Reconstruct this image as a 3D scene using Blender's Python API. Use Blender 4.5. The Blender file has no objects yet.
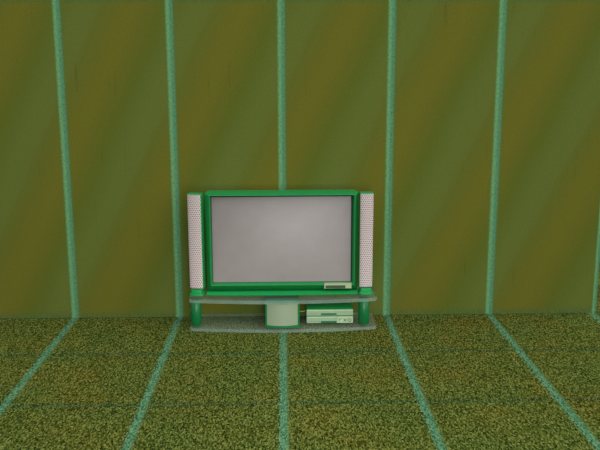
import bpy, bmesh, math, random
from mathutils import Matrix, Vector
random.seed(4)
scene = bpy.context.scene
C = scene.collection

# ------------------------------------------------------------ colour helpers
def lin(c):
    c = c / 255.0
    return c / 12.92 if c <= 0.04045 else ((c + 0.055) / 1.055) ** 2.4
def col(r, g, b, k=1.0):
    return (min(1, lin(r) * k), min(1, lin(g) * k), min(1, lin(b) * k), 1.0)

def new_mat(name):
    m = bpy.data.materials.new(name)
    m.use_nodes = True
    nt = m.node_tree
    return m, nt, nt.nodes, nt.links, nt.nodes['Principled BSDF']

class NB:
    """tiny node builder"""
    def __init__(self, nt):
        self.nt = nt; self.n = nt.nodes; self.l = nt.links
    def put(self, sock, v):
        if hasattr(v, 'is_output'): self.l.new(v, sock)
        else: sock.default_value = v
    def math(self, op, a, b=0.0, c=None, clamp=False):
        m = self.n.new('ShaderNodeMath'); m.operation = op; m.use_clamp = clamp
        self.put(m.inputs[0], a); self.put(m.inputs[1], b)
        if c is not None: self.put(m.inputs[2], c)
        return m.outputs[0]
    def smooth(self, v, a, b, lo=0.0, hi=1.0):
        m = self.n.new('ShaderNodeMapRange'); m.interpolation_type = 'SMOOTHSTEP'
        self.put(m.inputs[0], v)
        m.inputs[1].default_value = a; m.inputs[2].default_value = b
        m.inputs[3].default_value = lo; m.inputs[4].default_value = hi
        return m.outputs[0]
    def mix(self, f, a, b, blend='MIX'):
        m = self.n.new('ShaderNodeMix'); m.data_type = 'RGBA'; m.blend_type = blend
        self.put(m.inputs[0], f); self.put(m.inputs[6], a); self.put(m.inputs[7], b)
        return m.outputs[2]
    def noise(self, vec, scale, detail=2.0, rough=0.5):
        t = self.n.new('ShaderNodeTexNoise')
        self.l.new(vec, t.inputs['Vector'])
        t.inputs['Scale'].default_value = scale; t.inputs['Detail'].default_value = detail
        t.inputs['Roughness'].default_value = rough
        return t.outputs['Fac']
    def scaled(self, vec, s):
        m = self.n.new('ShaderNodeMapping'); m.inputs['Scale'].default_value = s
        self.l.new(vec, m.inputs['Vector']); return m.outputs[0]
    def ramp(self, f, stops, interp='LINEAR'):
        r = self.n.new('ShaderNodeValToRGB'); r.color_ramp.interpolation = interp
        e = r.color_ramp.elements
        while len(e) < len(stops): e.new(0.5)
        for el, (p, c) in zip(e, stops): el.position = p; el.color = c
        self.l.new(f, r.inputs[0]); return r.outputs[0]
    def coords(self):
        t = self.n.new('ShaderNodeTexCoord'); s = self.n.new('ShaderNodeSeparateXYZ')
        self.l.new(t.outputs['Object'], s.inputs[0])
        return t.outputs['Object'], s.outputs[0], s.outputs[1], s.outputs[2]
    def bump(self, h, strength, dist, bsdf):
        b = self.n.new('ShaderNodeBump'); b.inputs['Strength'].default_value = strength
        b.inputs['Distance'].default_value = dist
        self.l.new(h, b.inputs['Height']); self.l.new(b.outputs[0], bsdf.inputs['Normal'])

WK = 1.20     # wall colour gain (light reaching the wall)
FK = 0.74     # floor colour gain

# ------------------------------------------------------------ wall covering
def wall_material():
    m, nt, N, L, P = new_mat('wallpaper')
    b = NB(nt); vec, x, y, z = b.coords()
    warp = b.noise(vec, 1.3, 1.0)
    u = b.math('SUBTRACT', x, b.math('MULTIPLY', z, 0.49))
    u = b.math('ADD', u, b.math('MULTIPLY', b.math('SUBTRACT', warp, 0.5), 0.10))
    u = b.math('FRACT', b.math('ADD', u, 10.0))
    brown = col(91, 91, 30, WK); dark = col(80, 88, 30, WK); grey = col(84, 94, 40, WK); mid = col(84, 90, 34, WK)
    base = b.ramp(u, [(0.0, mid), (0.17, col(90, 90, 30, WK)), (0.28, brown), (0.40, col(88, 89, 30, WK)), (0.56, dark), (0.66, col(80, 91, 36, WK)), (0.78, grey), (0.92, grey), (1.0, mid)], 'LINEAR')
    # faint fine mottling and long vertical scratches
    fine = b.noise(vec, 70, 2.0)
    base = b.mix(1.0, base, b.ramp(fine, [(0.25, (0.88, 0.88, 0.86, 1)), (0.75, (1.12, 1.12, 1.12, 1))]), 'MULTIPLY')
    streak = b.noise(b.scaled(vec, (26, 1, 1.6)), 1.0, 2.0)
    base = b.mix(b.smooth(streak, 0.66, 0.74, 0.0, 0.35), base, col(66, 72, 26, WK))
    # soft border along the skirting and along the top edge
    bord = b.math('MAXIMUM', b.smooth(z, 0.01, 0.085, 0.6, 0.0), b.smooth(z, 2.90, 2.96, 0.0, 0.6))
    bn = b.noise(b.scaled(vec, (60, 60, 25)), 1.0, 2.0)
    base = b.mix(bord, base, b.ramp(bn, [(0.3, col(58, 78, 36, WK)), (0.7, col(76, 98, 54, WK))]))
    # one teal seam stripe on every metre
    s = b.math('SUBTRACT', b.math('FRACT', b.math('ADD', x, 10.5)), 0.5)
    edge = b.math('GREATER_THAN', x, 2.8)
    s_end = b.math('MULTIPLY', b.math('SUBTRACT', x, 3.032), 1.7)
    s = b.math('ADD', b.math('MULTIPLY', edge, s_end), b.math('MULTIPLY', b.math('SUBTRACT', 1.0, edge), s))
    jit = b.math('MULTIPLY', b.math('SUBTRACT', b.noise(vec, 55, 2.0), 0.5), 0.022)
    d = b.math('ABSOLUTE', b.math('ADD', s, jit))
    sm = b.smooth(d, 0.020, 0.043, 0.92, 0.0)
    sn = b.noise(vec, 48, 3.0, 0.6)
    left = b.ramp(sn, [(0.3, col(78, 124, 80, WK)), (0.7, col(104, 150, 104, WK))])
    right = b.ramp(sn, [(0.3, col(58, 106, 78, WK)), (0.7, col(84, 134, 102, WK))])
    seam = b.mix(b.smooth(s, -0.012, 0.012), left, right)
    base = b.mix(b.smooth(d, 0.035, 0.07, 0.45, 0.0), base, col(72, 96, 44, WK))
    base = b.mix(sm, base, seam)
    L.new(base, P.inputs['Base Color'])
    P.inputs['Roughness'].default_value = 0.95; P.inputs['Specular IOR Level'].default_value = 0.05
    return m

def carpet_material():
    m, nt, N, L, P = new_mat('carpet')
    b = NB(nt); vec, x, y, z = b.coords()
    big = b.noise(vec, 1.7, 2.0)
    n1 = b.noise(b.scaled(vec, (1.0, 0.42, 1)), 90, 1.0, 0.6)
    n2 = b.noise(b.scaled(vec, (1.0, 0.42, 1)), 130, 1.0, 0.5)
    # single tufts, each with its own shade
    sn_ = N.new('ShaderNodeVectorMath'); sn_.operation = 'FLOOR'
    wob = N.new('ShaderNodeVectorMath'); wob.operation = 'ADD'
    L.new(b.scaled(vec, (112, 48, 1)), wob.inputs[0]); L.new(b.noise(vec, 30, 1.0), wob.inputs[1])
    L.new(wob.outputs[0], sn_.inputs[0])
    wn = N.new('ShaderNodeTexWhiteNoise'); wn.noise_dimensions = '2D'; L.new(sn_.outputs[0], wn.inputs['Vector'])
    f = b.math('ADD', b.math('MULTIPLY', n1, 0.6), b.math('MULTIPLY', n2, 0.4))
    f = b.math('ADD', b.math('MULTIPLY', b.math('SUBTRACT', f, 0.5), 0.9), 0.5)
    f = b.math('ADD', f, b.math('MULTIPLY', b.math('SUBTRACT', wn.outputs[0], 0.5), 0.32))
    green = b.ramp(f, [(0.30, col(22, 36, 10, FK)), (0.42, col(62, 78, 30, FK)), (0.52, col(84, 99, 40, FK)), (0.62, col(110, 124, 58, FK)), (0.74, col(142, 152, 84, FK))])
    brown = b.ramp(f, [(0.30, col(40, 42, 10, FK)), (0.42, col(78, 76, 24, FK)), (0.52, col(102, 98, 32, FK)), (0.62, col(130, 122, 50, FK)), (0.74, col(158, 150, 80, FK))])
    hue = b.math('ADD', b.math('MULTIPLY', b.noise(vec, 60, 1.0), 0.5), b.math('MULTIPLY', big, 0.5))
    base = b.mix(b.smooth(hue, 0.44, 0.64, 0.0, 0.75), green, brown)
    # dim cross lines, one every metre in depth
    t = b.math('ABSOLUTE', b.math('SUBTRACT', b.math('FRACT', b.math('ADD', y, 20.5)), 0.5))
    dark = b.ramp(f, [(0.30, col(24, 48, 24, FK)), (0.52, col(54, 86, 52, FK)), (0.74, col(96, 124, 84, FK))])
    base = b.mix(b.smooth(t, 0.012, 0.055, 0.45, 0.0), base, dark)
    # teal stripes running away from the camera
    jit = b.math('MULTIPLY', b.math('SUBTRACT', f, 0.5), 0.05)
    d = b.math('ABSOLUTE', b.math('ADD', b.math('SUBTRACT', b.math('FRACT', b.math('ADD', x, 20.5)), 0.5), jit))
    teal = b.ramp(f, [(0.30, col(54, 100, 72, FK)), (0.52, col(88, 146, 106, FK)), (0.74, col(132, 176, 136, FK))])
    base = b.mix(b.smooth(d, 0.014, 0.046, 0.85, 0.0), base, teal)
    L.new(base, P.inputs['Base Color'])
    P.inputs['Roughness'].default_value = 1.0; P.inputs['Specular IOR Level'].default_value = 0.0
    return m

# ------------------------------------------------------------ object materials
def plastic(name, c, rough=0.45, spec=0.35, grain=0.06):
    m, nt, N, L, P = new_mat(name)
    b = NB(nt); vec, x, y, z = b.coords()
    n = b.noise(vec, 22, 3.0)
    hi = tuple(min(1, v * (1 + grain)) for v in c[:3]) + (1,)
    lo = tuple(v * (1 - grain) for v in c[:3]) + (1,)
    L.new(b.ramp(n, [(0.3, lo), (0.7, hi)]), P.inputs['Base Color'])
    P.inputs['Roughness'].default_value = rough; P.inputs['Specular IOR Level'].default_value = spec
    return m

M = {}
M['wall'] = wall_material()
M['carpet'] = carpet_material()
M['green'] = plastic('lit_green_lacquer', col(28, 146, 74))  # brighter copy of the frame green, light on top faces put into the colour
M['bezel'] = plastic('frame_lacquer', col(24, 128, 64))
M['green_dark'] = plastic('deep_green_lacquer', col(14, 104, 50))
M['green_post'] = plastic('green_metal', col(15, 104, 54), 0.35, 0.4)
M['pale'] = plastic('pale_green_plastic', col(136, 162, 128))
M['pale_light'] = plastic('light_green_plastic', col(164, 188, 150))
M['badge'] = plastic('badge_plastic', col(150, 166, 126))
M['ink'] = plastic('dark_display', col(46, 66, 42))
M['slot'] = plastic('slot_green', col(24, 92, 52))
M['inner_shade_ring'] = plastic('inner_shade_dark', col(10, 52, 28), 0.7, 0.1)  # dark green for the painted shade line round the screen
M['button'] = plastic('button_green', col(112, 142, 108))
M['cable'] = plastic('cable_rubber', col(110, 150, 50))

def grille_material():
    m, nt, N, L, P = new_mat('perforated_grille')
    b = NB(nt); vec, x, y, z = b.coords()
    p = 0.0175
    row = b.math('FLOOR', b.math('DIVIDE', z, p))
    off = b.math('MULTIPLY', b.math('MODULO', b.math('ADD', row, 400.0), 2.0), 0.5)
    fx = b.math('SUBTRACT', b.math('FRACT', b.math('ADD', b.math('ADD', b.math('DIVIDE', x, p), 100.0), off)), 0.5)
    fz = b.math('SUBTRACT', b.math('FRACT', b.math('ADD', b.math('DIVIDE', z, p), 100.0)), 0.5)
    r = b.math('SQRT', b.math('ADD', b.math('MULTIPLY', fx, fx), b.math('MULTIPLY', fz, fz)))
    hole = b.smooth(r, 0.26, 0.38, 1.0, 0.0)
    base = b.mix(hole, col(207, 192, 189), col(112, 98, 97))
    L.new(base, P.inputs['Base Color'])
    P.inputs['Roughness'].default_value = 0.6; P.inputs['Specular IOR Level'].default_value = 0.2
    return m
M['grille'] = grille_material()

def cloth_grille():
    m, nt, N, L, P = new_mat('ribbed_grille')
    b = NB(nt); vec, x, y, z = b.coords()
    w = b.math('SINE', b.math('MULTIPLY', z, 2 * math.pi / 0.021))
    L.new(b.mix(b.smooth(w, -1, 1), col(129, 144, 116), col(133, 148, 120)), P.inputs['Base Color'])
    P.inputs['Roughness'].default_value = 0.5; P.inputs['Specular IOR Level'].default_value = 0.4
    return m
M['rib'] = cloth_grille()

def screen_material():
    m, nt, N, L, P = new_mat('screen_glass')
    b = NB(nt); vec, x, y, z = b.coords()
    n = b.noise(vec, 9, 3.0)
    L.new(b.ramp(n, [(0.3, col(132, 124, 122)), (0.7, col(137, 129, 126))]), P.inputs['Base Color'])
    P.inputs['Roughness'].default_value = 0.38; P.inputs['Specular IOR Level'].default_value = 0.5
    return m
M['screen'] = screen_material()

def glass_material(name, tint, veil, alpha, rough):
    m = bpy.data.materials.new(name); m.use_nodes = True
    nt = m.node_tree; nt.nodes.clear(); b = NB(nt)
    out = nt.nodes.new('ShaderNodeOutputMaterial')
    tr = nt.nodes.new('ShaderNodeBsdfTransparent'); tr.inputs[0].default_value = tint
    pb = nt.nodes.new('ShaderNodeBsdfPrincipled')
    vec, x, y, z = b.coords()
    n = b.noise(vec, 6, 1.0)
    lo = tuple(v * 0.9 for v in veil[:3]) + (1,); hi = tuple(min(1, v * 1.1) for v in veil[:3]) + (1,)
    nt.links.new(b.ramp(n, [(0.3, lo), (0.7, hi)]), pb.inputs['Base Color'])
    pb.inputs['Roughness'].default_value = rough; pb.inputs['Specular IOR Level'].default_value = 0.3
    mx = nt.nodes.new('ShaderNodeMixShader'); mx.inputs[0].default_value = alpha
    nt.links.new(tr.outputs[0], mx.inputs[1]); nt.links.new(pb.outputs[0], mx.inputs[2])
    nt.links.new(mx.outputs[0], out.inputs[0])
    return m
M['glass'] = glass_material('smoked_glass', (0.93, 1.0, 0.96, 1), col(150, 172, 160), 0.13, 0.35)
M['glass_low'] = glass_material('smoked_glass_brightened', (0.95, 1.0, 0.97, 1), col(166, 176, 146), 0.19, 0.5)  # same glass with a paler veil, brightness painted in against the shelf's shadow
M['glass_edge'] = glass_material('glass_edge', (0.9, 1.0, 0.95, 1), col(150, 172, 160), 0.34, 0.4)

# ------------------------------------------------------------ mesh helpers
def obj(name, bm, mats, parent=None, loc=(0, 0, 0), smooth=False, bevel=0.0):
    bmesh.ops.recalc_face_normals(bm, faces=bm.faces[:])
    me = bpy.data.meshes.new(name); bm.to_mesh(me); bm.free()
    for mm in (mats if isinstance(mats, (list, tuple)) else [mats]): me.materials.append(mm)
    if smooth:
        for p in me.polygons: p.use_smooth = True
    o = bpy.data.objects.new(name, me); C.objects.link(o); o.location = loc
    if bevel:
        md = o.modifiers.new('bevel', 'BEVEL'); md.width = bevel; md.segments = 2; md.limit_method = 'ANGLE'
    if parent: o.parent = parent
    return o

def thing(name, label, cat, loc, group=None):
    o = bpy.data.objects.new(name, None); C.objects.link(o); o.location = loc
    o.empty_display_size = 0.05
    o['label'] = label; o['category'] = cat
    if group: o['group'] = group
    return o

def box(bm, x0, x1, y0, y1, z0, z1):
    v = [bm.verts.new(p) for p in ((x0,y0,z0),(x1,y0,z0),(x1,y1,z0),(x0,y1,z0),(x0,y0,z1),(x1,y0,z1),(x1,y1,z1),(x0,y1,z1))]
    for f in ((0,1,2,3),(4,7,6,5),(0,4,5,1),(1,5,6,2),(2,6,7,3),(3,7,4,0)): bm.faces.new([v[i] for i in f])
    return bm
def bx(*a): return box(bmesh.new(), *a)

def prism_z(outline, z0, z1, side_mat=0):
    """outline in x,y extruded upward"""
    bm = bmesh.new()
    lo = [bm.verts.new((x, y, z0)) for x, y in outline]; hi = [bm.verts.new((x, y, z1)) for x, y in outline]
    bm.faces.new(lo[::-1]); bm.faces.new(hi)
    n = len(outline)
    for i in range(n):
        f = bm.faces.new((lo[i], lo[(i+1) % n], hi[(i+1) % n], hi[i])); f.material_index = side_mat if outline[i][1] < 0 else 0
    return bm

def rrect(x0, x1, z0, z1, r, y, n=5):
    pts = []
    for cx, cz, a0 in ((x1-r, z0+r, -90), (x1-r, z1-r, 0), (x0+r, z1-r, 90), (x0+r, z0+r, 180)):
        for i in range(n+1):
            a = math.radians(a0 + 90*i/n); pts.append((cx + r*math.cos(a), y, cz + r*math.sin(a)))
    return pts

def rings(loops, cap_first=False, cap_last=False):
    bm = bmesh.new(); R = [[bm.verts.new(p) for p in lp] for lp in loops]
    n = len(R[0])
    for a, b_ in zip(R, R[1:]):
        for i in range(n): bm.faces.new((a[i], a[(i+1) % n], b_[(i+1) % n], b_[i]))
    if cap_first: bm.faces.new(R[0][::-1])
    if cap_last: bm.faces.new(R[-1])
    return bm

def cyl(r, z0, z1, n=32, bev=0.004):
    bm = bmesh.new(); R = []
    for rr, z in ((r-bev, z0), (r, z0+bev), (r, z1-bev), (r-bev, z1)):
        R.append([bm.verts.new((rr*math.cos(2*math.pi*i/n), rr*math.sin(2*math.pi*i/n), z)) for i in range(n)])
    for a, b_ in zip(R, R[1:]):
        for i in range(n): bm.faces.new((a[i], a[(i+1) % n], b_[(i+1) % n], b_[i]))
    bm.faces.new(R[0][::-1]); bm.faces.new(R[-1])
    return bm

# ------------------------------------------------------------ setting
fl = obj('floor', bx(-9, 12, -10, 12, -0.12, 0.0), M['carpet']); fl['kind'] = 'structure'
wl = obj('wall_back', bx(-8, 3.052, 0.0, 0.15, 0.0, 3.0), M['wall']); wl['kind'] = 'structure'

# ------------------------------------------------------------ stand
TS = 0.305      # top of upper glass
GT = 0.033      # glass thickness
st = thing('tv_stand', 'low two-shelf stand of smoked glass shelves on round green posts under the television', 'stand', (0, -0.22, 0))
def shelf_outline():
    hw, fy, bow, back = 0.856, -0.43, 0.072, -0.02
    pts = []
    n = 28
    for i in range(n+1):
        t = -1 + 2*i/n
        pts.append((hw*t, fy - bow*(1 - t*t) + 0.22))
    r = 0.03
    pts[0] = (-hw + 0.012, pts[0][1]); pts[-1] = (hw - 0.012, pts[-1][1])
    pts = [(-hw, fy + 0.22 + 0.02)] + pts + [(hw, fy + 0.22 + 0.02)]
    pts += [(hw, back + 0.22 - r), (hw - r, back + 0.22), (-hw + r, back + 0.22), (-hw, back + 0.22 - r)]
    return pts
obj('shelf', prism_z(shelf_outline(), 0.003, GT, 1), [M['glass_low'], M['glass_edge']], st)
obj('shelf', prism_z(shelf_outline(), TS - GT, TS, 1), [M['glass'], M['glass_edge']], st)
for px in (-0.800, 0.744):
    p = obj('post', cyl(0.050, GT, TS - GT), M['green_post'], st, (px, -0.345 + 0.22, 0), smooth=True)
    md = p.modifiers.new('es', 'EDGE_SPLIT'); md.split_angle = math.radians(50)

# ------------------------------------------------------------ television
tv = thing('television', 'wide flat television with glossy green frame and grey blank screen on glass stand', 'television', (0, -0.2, TS))
def T(loops): return [[(x, y + 0.2, z - TS) for x, y, z in lp] for lp in loops]
X0, X1, Z0, Z1 = -0.709, 0.693, 0.327, 1.252
def lip(p): return [(x, y + (0.03 if z < 0.36 else 0.0), z) for x, y, z in p]   # the lower edge tucks under
# frame: outer shell forward, round the lip, down the inner slope to the screen
obj('bezel', rings(T([
    rrect(X0, X1, Z0, Z1, 0.018, -0.200),
    lip(rrect(X0, X1, Z0, Z1, 0.018, -0.238)),
    lip(rrect(X0+0.005, X1-0.005, Z0+0.005, Z1-0.005, 0.018, -0.255)),
    rrect(-0.664, 0.660, 0.387, 1.233, 0.008, -0.299),
    rrect(-0.658, 0.655, 0.393, 1.229, 0.006, -0.302),
    rrect(-0.655, 0.651, 0.396, 1.226, 0.006, -0.299),
    rrect(-0.648, 0.638, 0.409, 1.219, 0.005, -0.255),
    rrect(-0.648, 0.638, 0.409, 1.219, 0.005, -0.225)])), M['bezel'], tv)
# rear housing tapering toward the wall
obj('cabinet', rings(T([
    rrect(X0+0.001, X1-0.001, Z0+0.001, Z1-0.001, 0.018, -0.2),
    rrect(X0+0.012, X1-0.012, Z0+0.002, Z1-0.002, 0.02, -0.12),
    rrect(X0+0.10, X1-0.10, Z0+0.05, Z1-0.10, 0.03, -0.04)]), True, True), M['green'], tv)
# screen: a very slightly bulged sheet
def screen_bm():
    bm = bmesh.new(); nx, nz = 24, 16; g = []
    for j in range(nz+1):
        row = []
        for i in range(nx+1):
            s, t = i/nx*2-1, j/nz*2-1
            x = -0.006 + 0.644*s; z = 0.814 + 0.406*t
            y = -0.238 - 0.014*(1-s*s)*(1-t*t) - 0.0 + 0.008*t
            row.append(bm.verts.new((x, y+0.2, z-TS)))
        g.append(row)
    for j in range(nz):
        for i in range(nx): bm.faces.new((g[j][i], g[j][i+1], g[j+1][i+1], g[j+1][i]))
    return bm
sc = obj('screen', screen_bm(), M['screen'], tv, smooth=True); sc['label'] = 'blank grey screen'
# foot: sloped ledge under the frame
def foot_bm():
    bm = bmesh.new(); x0, x1 = -0.703, 0.689
    prof = [(-0.322, TS), (-0.327, TS+0.006), (-0.286, TS+0.019), (-0.280, TS+0.022), (-0.10, TS+0.022), (-0.10, TS)]
    n = 20; cols = []
    for i in range(n+1):
        t = -1 + 2*i/n
        cols.append([bm.verts.new(((x0+x1)/2 + (x1-x0)/2*t, y + 0.2 - (0.022*(1-t*t) if k < 2 else 0), z - TS)) for k, (y, z) in enumerate(prof)])
    m = len(prof)
    for a, b_ in zip(cols, cols[1:]):
        for k in range(m): bm.faces.new((a[k], a[(k+1) % m], b_[(k+1) % m], b_[k]))
    bm.faces.new(cols[0]); bm.faces.new(cols[-1][::-1])
    return bm
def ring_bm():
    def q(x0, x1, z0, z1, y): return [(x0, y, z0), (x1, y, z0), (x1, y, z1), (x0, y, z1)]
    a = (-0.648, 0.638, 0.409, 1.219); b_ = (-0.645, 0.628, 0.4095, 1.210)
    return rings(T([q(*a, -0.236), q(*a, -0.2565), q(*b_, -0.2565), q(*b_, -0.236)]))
obj('inner_shade_ring', ring_bm(), M['inner_shade_ring'], tv)  # added dark ring, stands for shade inside the frame, widest at top and right
obj('base', foot_bm(), M['green'], tv)
pn = obj('control_panel', bx(0.380, 0.632, -0.1075, -0.070, 0.357-TS, 0.405-TS), M['badge'], tv, bevel=0.002)
pn['label'] = 'pale control panel on the frame'
obj('display', bx(0.394, 0.574, -0.1105, -0.108, 0.361-TS, 0.388-TS), M['ink'], pn)

# ------------------------------------------------------------ tower speakers
def speaker(cx, w, label, turn, group='tower speakers'):
    s = thing('tower_speaker', label, 'speaker', (cx, -0.28, TS), group)
    s.rotation_euler.z = math.radians(turn)
    h0, h1 = 0.060, 0.944
    hw = w/2
    # housing
    obj('housing', bx(-hw, hw, -0.025, 0.055, h0, h1), M['green'], s, bevel=0.004)
    # bowed perforated grille on the front
    bm = bmesh.new(); n = 12; A = []; B = []
    for i in range(n+1):
        t = -1 + 2*i/n
        y = -0.026 - 0.024*math.sqrt(max(0, 1 - t*t*0.96))
        A.append(bm.verts.new((hw*0.96*t, y, h0+0.012))); B.append(bm.verts.new((hw*0.96*t, y, h1-0.008)))
    A2 = [bm.verts.new((hw*0.96*t, -0.025, h0+0.012)) for t in (-1, 1)]; B2 = [bm.verts.new((hw*0.96*t, -0.025, h1-0.008)) for t in (-1, 1)]
    for i in range(n): bm.faces.new((A[i], A[i+1], B[i+1], B[i]))
    bm.faces.new(A + [A2[1], A2[0]]); bm.faces.new(B + [B2[1], B2[0]])
    bm.faces.new((A[0], B[0], B2[0], A2[0])); bm.faces.new((A[-1], B[-1], B2[1], A2[1]))
    g = obj('grille', bm, M['grille'], s, smooth=False); g['label'] = 'pale perforated grille'
    # foot
    pts = []
    for i in range(13):
        t = -1 + 2*i/12
        pts.append((hw*t, -0.045 - 0.02*math.sqrt(max(0, 1 - t*t))))
    pts += [(hw, 0.05), (-hw, 0.05)]
    obj('foot', prism_z(pts, 0.0, 0.022), M['green'], s, bevel=0.003)
    obj('neck', prism_z([(x*0.8, y*0.75) for x, y in pts], 0.022, h0), M['green'], s, bevel=0.003)
    return s
speaker(-0.789, 0.126, 'slim green tower speaker with pale grille, left of the television', -11)
speaker(0.7615, 0.123, 'slim green tower speaker with pale grille, right of the television', 3)

# ------------------------------------------------------------ subwoofer between the shelves
sw = thing('subwoofer', 'squarish green speaker box with pale bowed front, mid stand below the television', 'speaker', (-0.008, -0.34, GT))
def bowed(hw, yf, yb, bow, n=16):
    return [(hw*(-1+2*i/n), yf - bow*(1-(-1+2*i/n)**2)) for i in range(n+1)] + [(hw, yb), (-hw, yb)]
obj('housing', prism_z(bowed(0.157, -0.105, 0.14, 0.03), 0.0, TS - 2*GT - 0.0005), M['green_dark'], sw, bevel=0.003)
g = obj('grille', prism_z(bowed(0.139, -0.112, -0.100, 0.032), 0.027, TS - 2*GT - 0.008), M['rib'], sw)
g['label'] = 'pale ribbed front'

# ------------------------------------------------------------ two players stacked
def player(z, h, label, name, kind):
    t = thing(name, label, 'player', (0.430, -0.245, z), 'players on the lower shelf')
    obj('housing', bx(-0.214, 0.214, -0.098, 0.12, 0.006, h), M['green'], t, bevel=0.003)
    obj('front_panel', bx(-0.215, 0.215, -0.110, -0.097, 0.0065, h), M['pale'], t, bevel=0.003)
    if kind == 0:
        obj('slot', bx(-0.082, 0.062, -0.112, -0.1095, 0.014, 0.030), M['slot'], t)
        obj('trim', bx(-0.21, 0.21, -0.1125, -0.1095, h-0.014, h-0.004), M['pale_light'], t)
    else:
        obj('slot', bx(-0.082, 0.062, -0.112, -0.1095, 0.008, 0.028), M['slot'], t)
        obj('trim', bx(-0.21, 0.062, -0.1125, -0.1095, h-0.014, h-0.004), M['pale_light'], t)
        pnl = obj('control_panel', bx(0.070, 0.212, -0.114, -0.1095, 0.009, h-0.003), M['pale_light'], t)
        # dark symbols on the panel
        bm = bmesh.new(); y0, y1 = -0.1155, -0.1138
        box(bm, 0.084, 0.112, y0, y1, 0.046, 0.051); box(bm, 0.084, 0.089, y0, y1, 0.022, 0.046)
        for a in (45, -45):
            b2 = bx(-0.019, 0.019, y0, y1, -0.0025, 0.0025)
            bmesh.ops.transform(b2, matrix=Matrix.Translation((0.140, 0, 0.036)) @ Matrix.Rotation(math.radians(a), 4, 'Y'), verts=b2.verts[:])
            me = bpy.data.meshes.new('tmp'); b2.to_mesh(me); b2.free(); bm.from_mesh(me); bpy.data.meshes.remove(me)
        n = 20
        for i in range(n):
            a0, a1 = 2*math.pi*i/n, 2*math.pi*(i+1)/n
            q = [bm.verts.new((0.182 + r*math.cos(a), y0, 0.036 + r*math.sin(a))) for r, a in ((0.012, a0), (0.018, a0), (0.018, a1), (0.012, a1))]
            bm.faces.new(q)
        obj('symbols', bm, M['ink'], pnl)
    for k in range(5 if kind == 0 else 6):
        x = -0.195 + k*0.018
        obj('button', bx(x, x+0.010, -0.1125, -0.1095, 0.020, 0.028), M['button'], t)
    for sx in (-1, 1):
        for yy in (-0.07, 0.09):
            obj('foot', bx(sx*0.18-0.012, sx*0.18+0.012, yy-0.012, yy+0.012, 0.0, 0.0065), M['ink'], t)
    return t
player(GT, 0.072, 'lower pale green player with a square panel of symbols at its right end', 'disc_player', 1)
player(GT + 0.072, 0.065, 'upper pale green player with a dark slot, stacked on the other player', 'video_player', 0)

# ------------------------------------------------------------ thin cable from subwoofer to player
cu = bpy.data.curves.new('speaker_cable', 'CURVE'); cu.dimensions = '3D'; cu.bevel_depth = 0.0045; cu.bevel_resolution = 3
sp = cu.splines.new('BEZIER'); pts = [(0.142, -0.33, 0.150), (0.180, -0.33, 0.147), (0.2155, -0.285, 0.148)]
sp.bezier_points.add(len(pts)-1)
for bp_, p in zip(sp.bezier_points, pts): bp_.co = p; bp_.handle_left_type = bp_.handle_right_type = 'AUTO'
co = bpy.data.objects.new('tmp_cable', cu); C.objects.link(co)
dg = bpy.context.evaluated_depsgraph_get()
me = bpy.data.meshes.new_from_object(co.evaluated_get(dg)); bpy.data.objects.remove(co)
cab = bpy.data.objects.new('speaker_cable', me); C.objects.link(cab); me.materials.clear(); me.materials.append(M['cable'])
cab['label'] = 'short thin yellow-green cable between the squarish box and the players'; cab['category'] = 'cable'

# ------------------------------------------------------------ light
w = bpy.data.worlds.new('World'); scene.world = w; w.use_nodes = True
bg = w.node_tree.nodes['Background']; bg.inputs[0].default_value = (1.0, 1.0, 1.0, 1); bg.inputs[1].default_value = 0.60
sun = bpy.data.lights.new('sun', 'SUN'); sun.energy = 2.3; sun.angle = math.radians(100)
so = bpy.data.objects.new('sun', sun); C.objects.link(so)
so.rotation_euler = Vector((-0.48, 0.50, -0.78)).to_track_quat('-Z', 'Y').to_euler()
ar = bpy.data.lights.new('soft_fill', 'AREA'); ar.energy = 42; ar.shape = 'DISK'; ar.size = 1.2  # added fill with no visible source, gives the screen its soft highlight
ao = bpy.data.objects.new('soft_fill', ar); C.objects.link(ao); ao.location = (0.75, -5.2, 0.75)
ao.rotation_euler = (Vector((0.1, -0.2, 1.0)) - ao.location).to_track_quat('-Z', 'Y').to_euler()

sl = bpy.data.lights.new('low_fill_spot', 'SPOT'); sl.energy = 190; sl.spot_size = math.radians(30); sl.spot_blend = 1.0; sl.shadow_soft_size = 0.35  # added fill out of view, brightens the stand and wall under the upper shelf
sp_ = bpy.data.objects.new('low_fill_spot', sl); C.objects.link(sp_); sp_.location = (0.15, -4.8, 0.55)
sp_.rotation_euler = (Vector((0.0, -0.1, 0.15)) - sp_.location).to_track_quat('-Z', 'Y').to_euler()

# ------------------------------------------------------------ camera
cam = bpy.data.cameras.new('camera'); cam.sensor_fit = 'HORIZONTAL'; cam.sensor_width = 36.0
f_px = 785.948; cam.lens = f_px / 600.0 * 36.0
ca = bpy.data.objects.new('camera', cam); C.objects.link(ca)
pi_, ya, ro = 0.202853788, 0.0216937156, -0.00293902801
fw = Vector((math.sin(ya)*math.cos(pi_), math.cos(ya)*math.cos(pi_), -math.sin(pi_)))
r = fw.cross(Vector((0, 0, 1))).normalized(); u = r.cross(fw)
r2 = r*math.cos(ro) + u*math.sin(ro); u2 = -r*math.sin(ro) + u*math.cos(ro)
mt = Matrix((r2, u2, -fw)).transposed().to_4x4(); mt.translation = (0.00667, -7.28133, 2.39274)
ca.matrix_world = mt
scene.camera = ca

scene.view_settings.view_transform = 'Standard'
scene.view_settings.look = 'None'
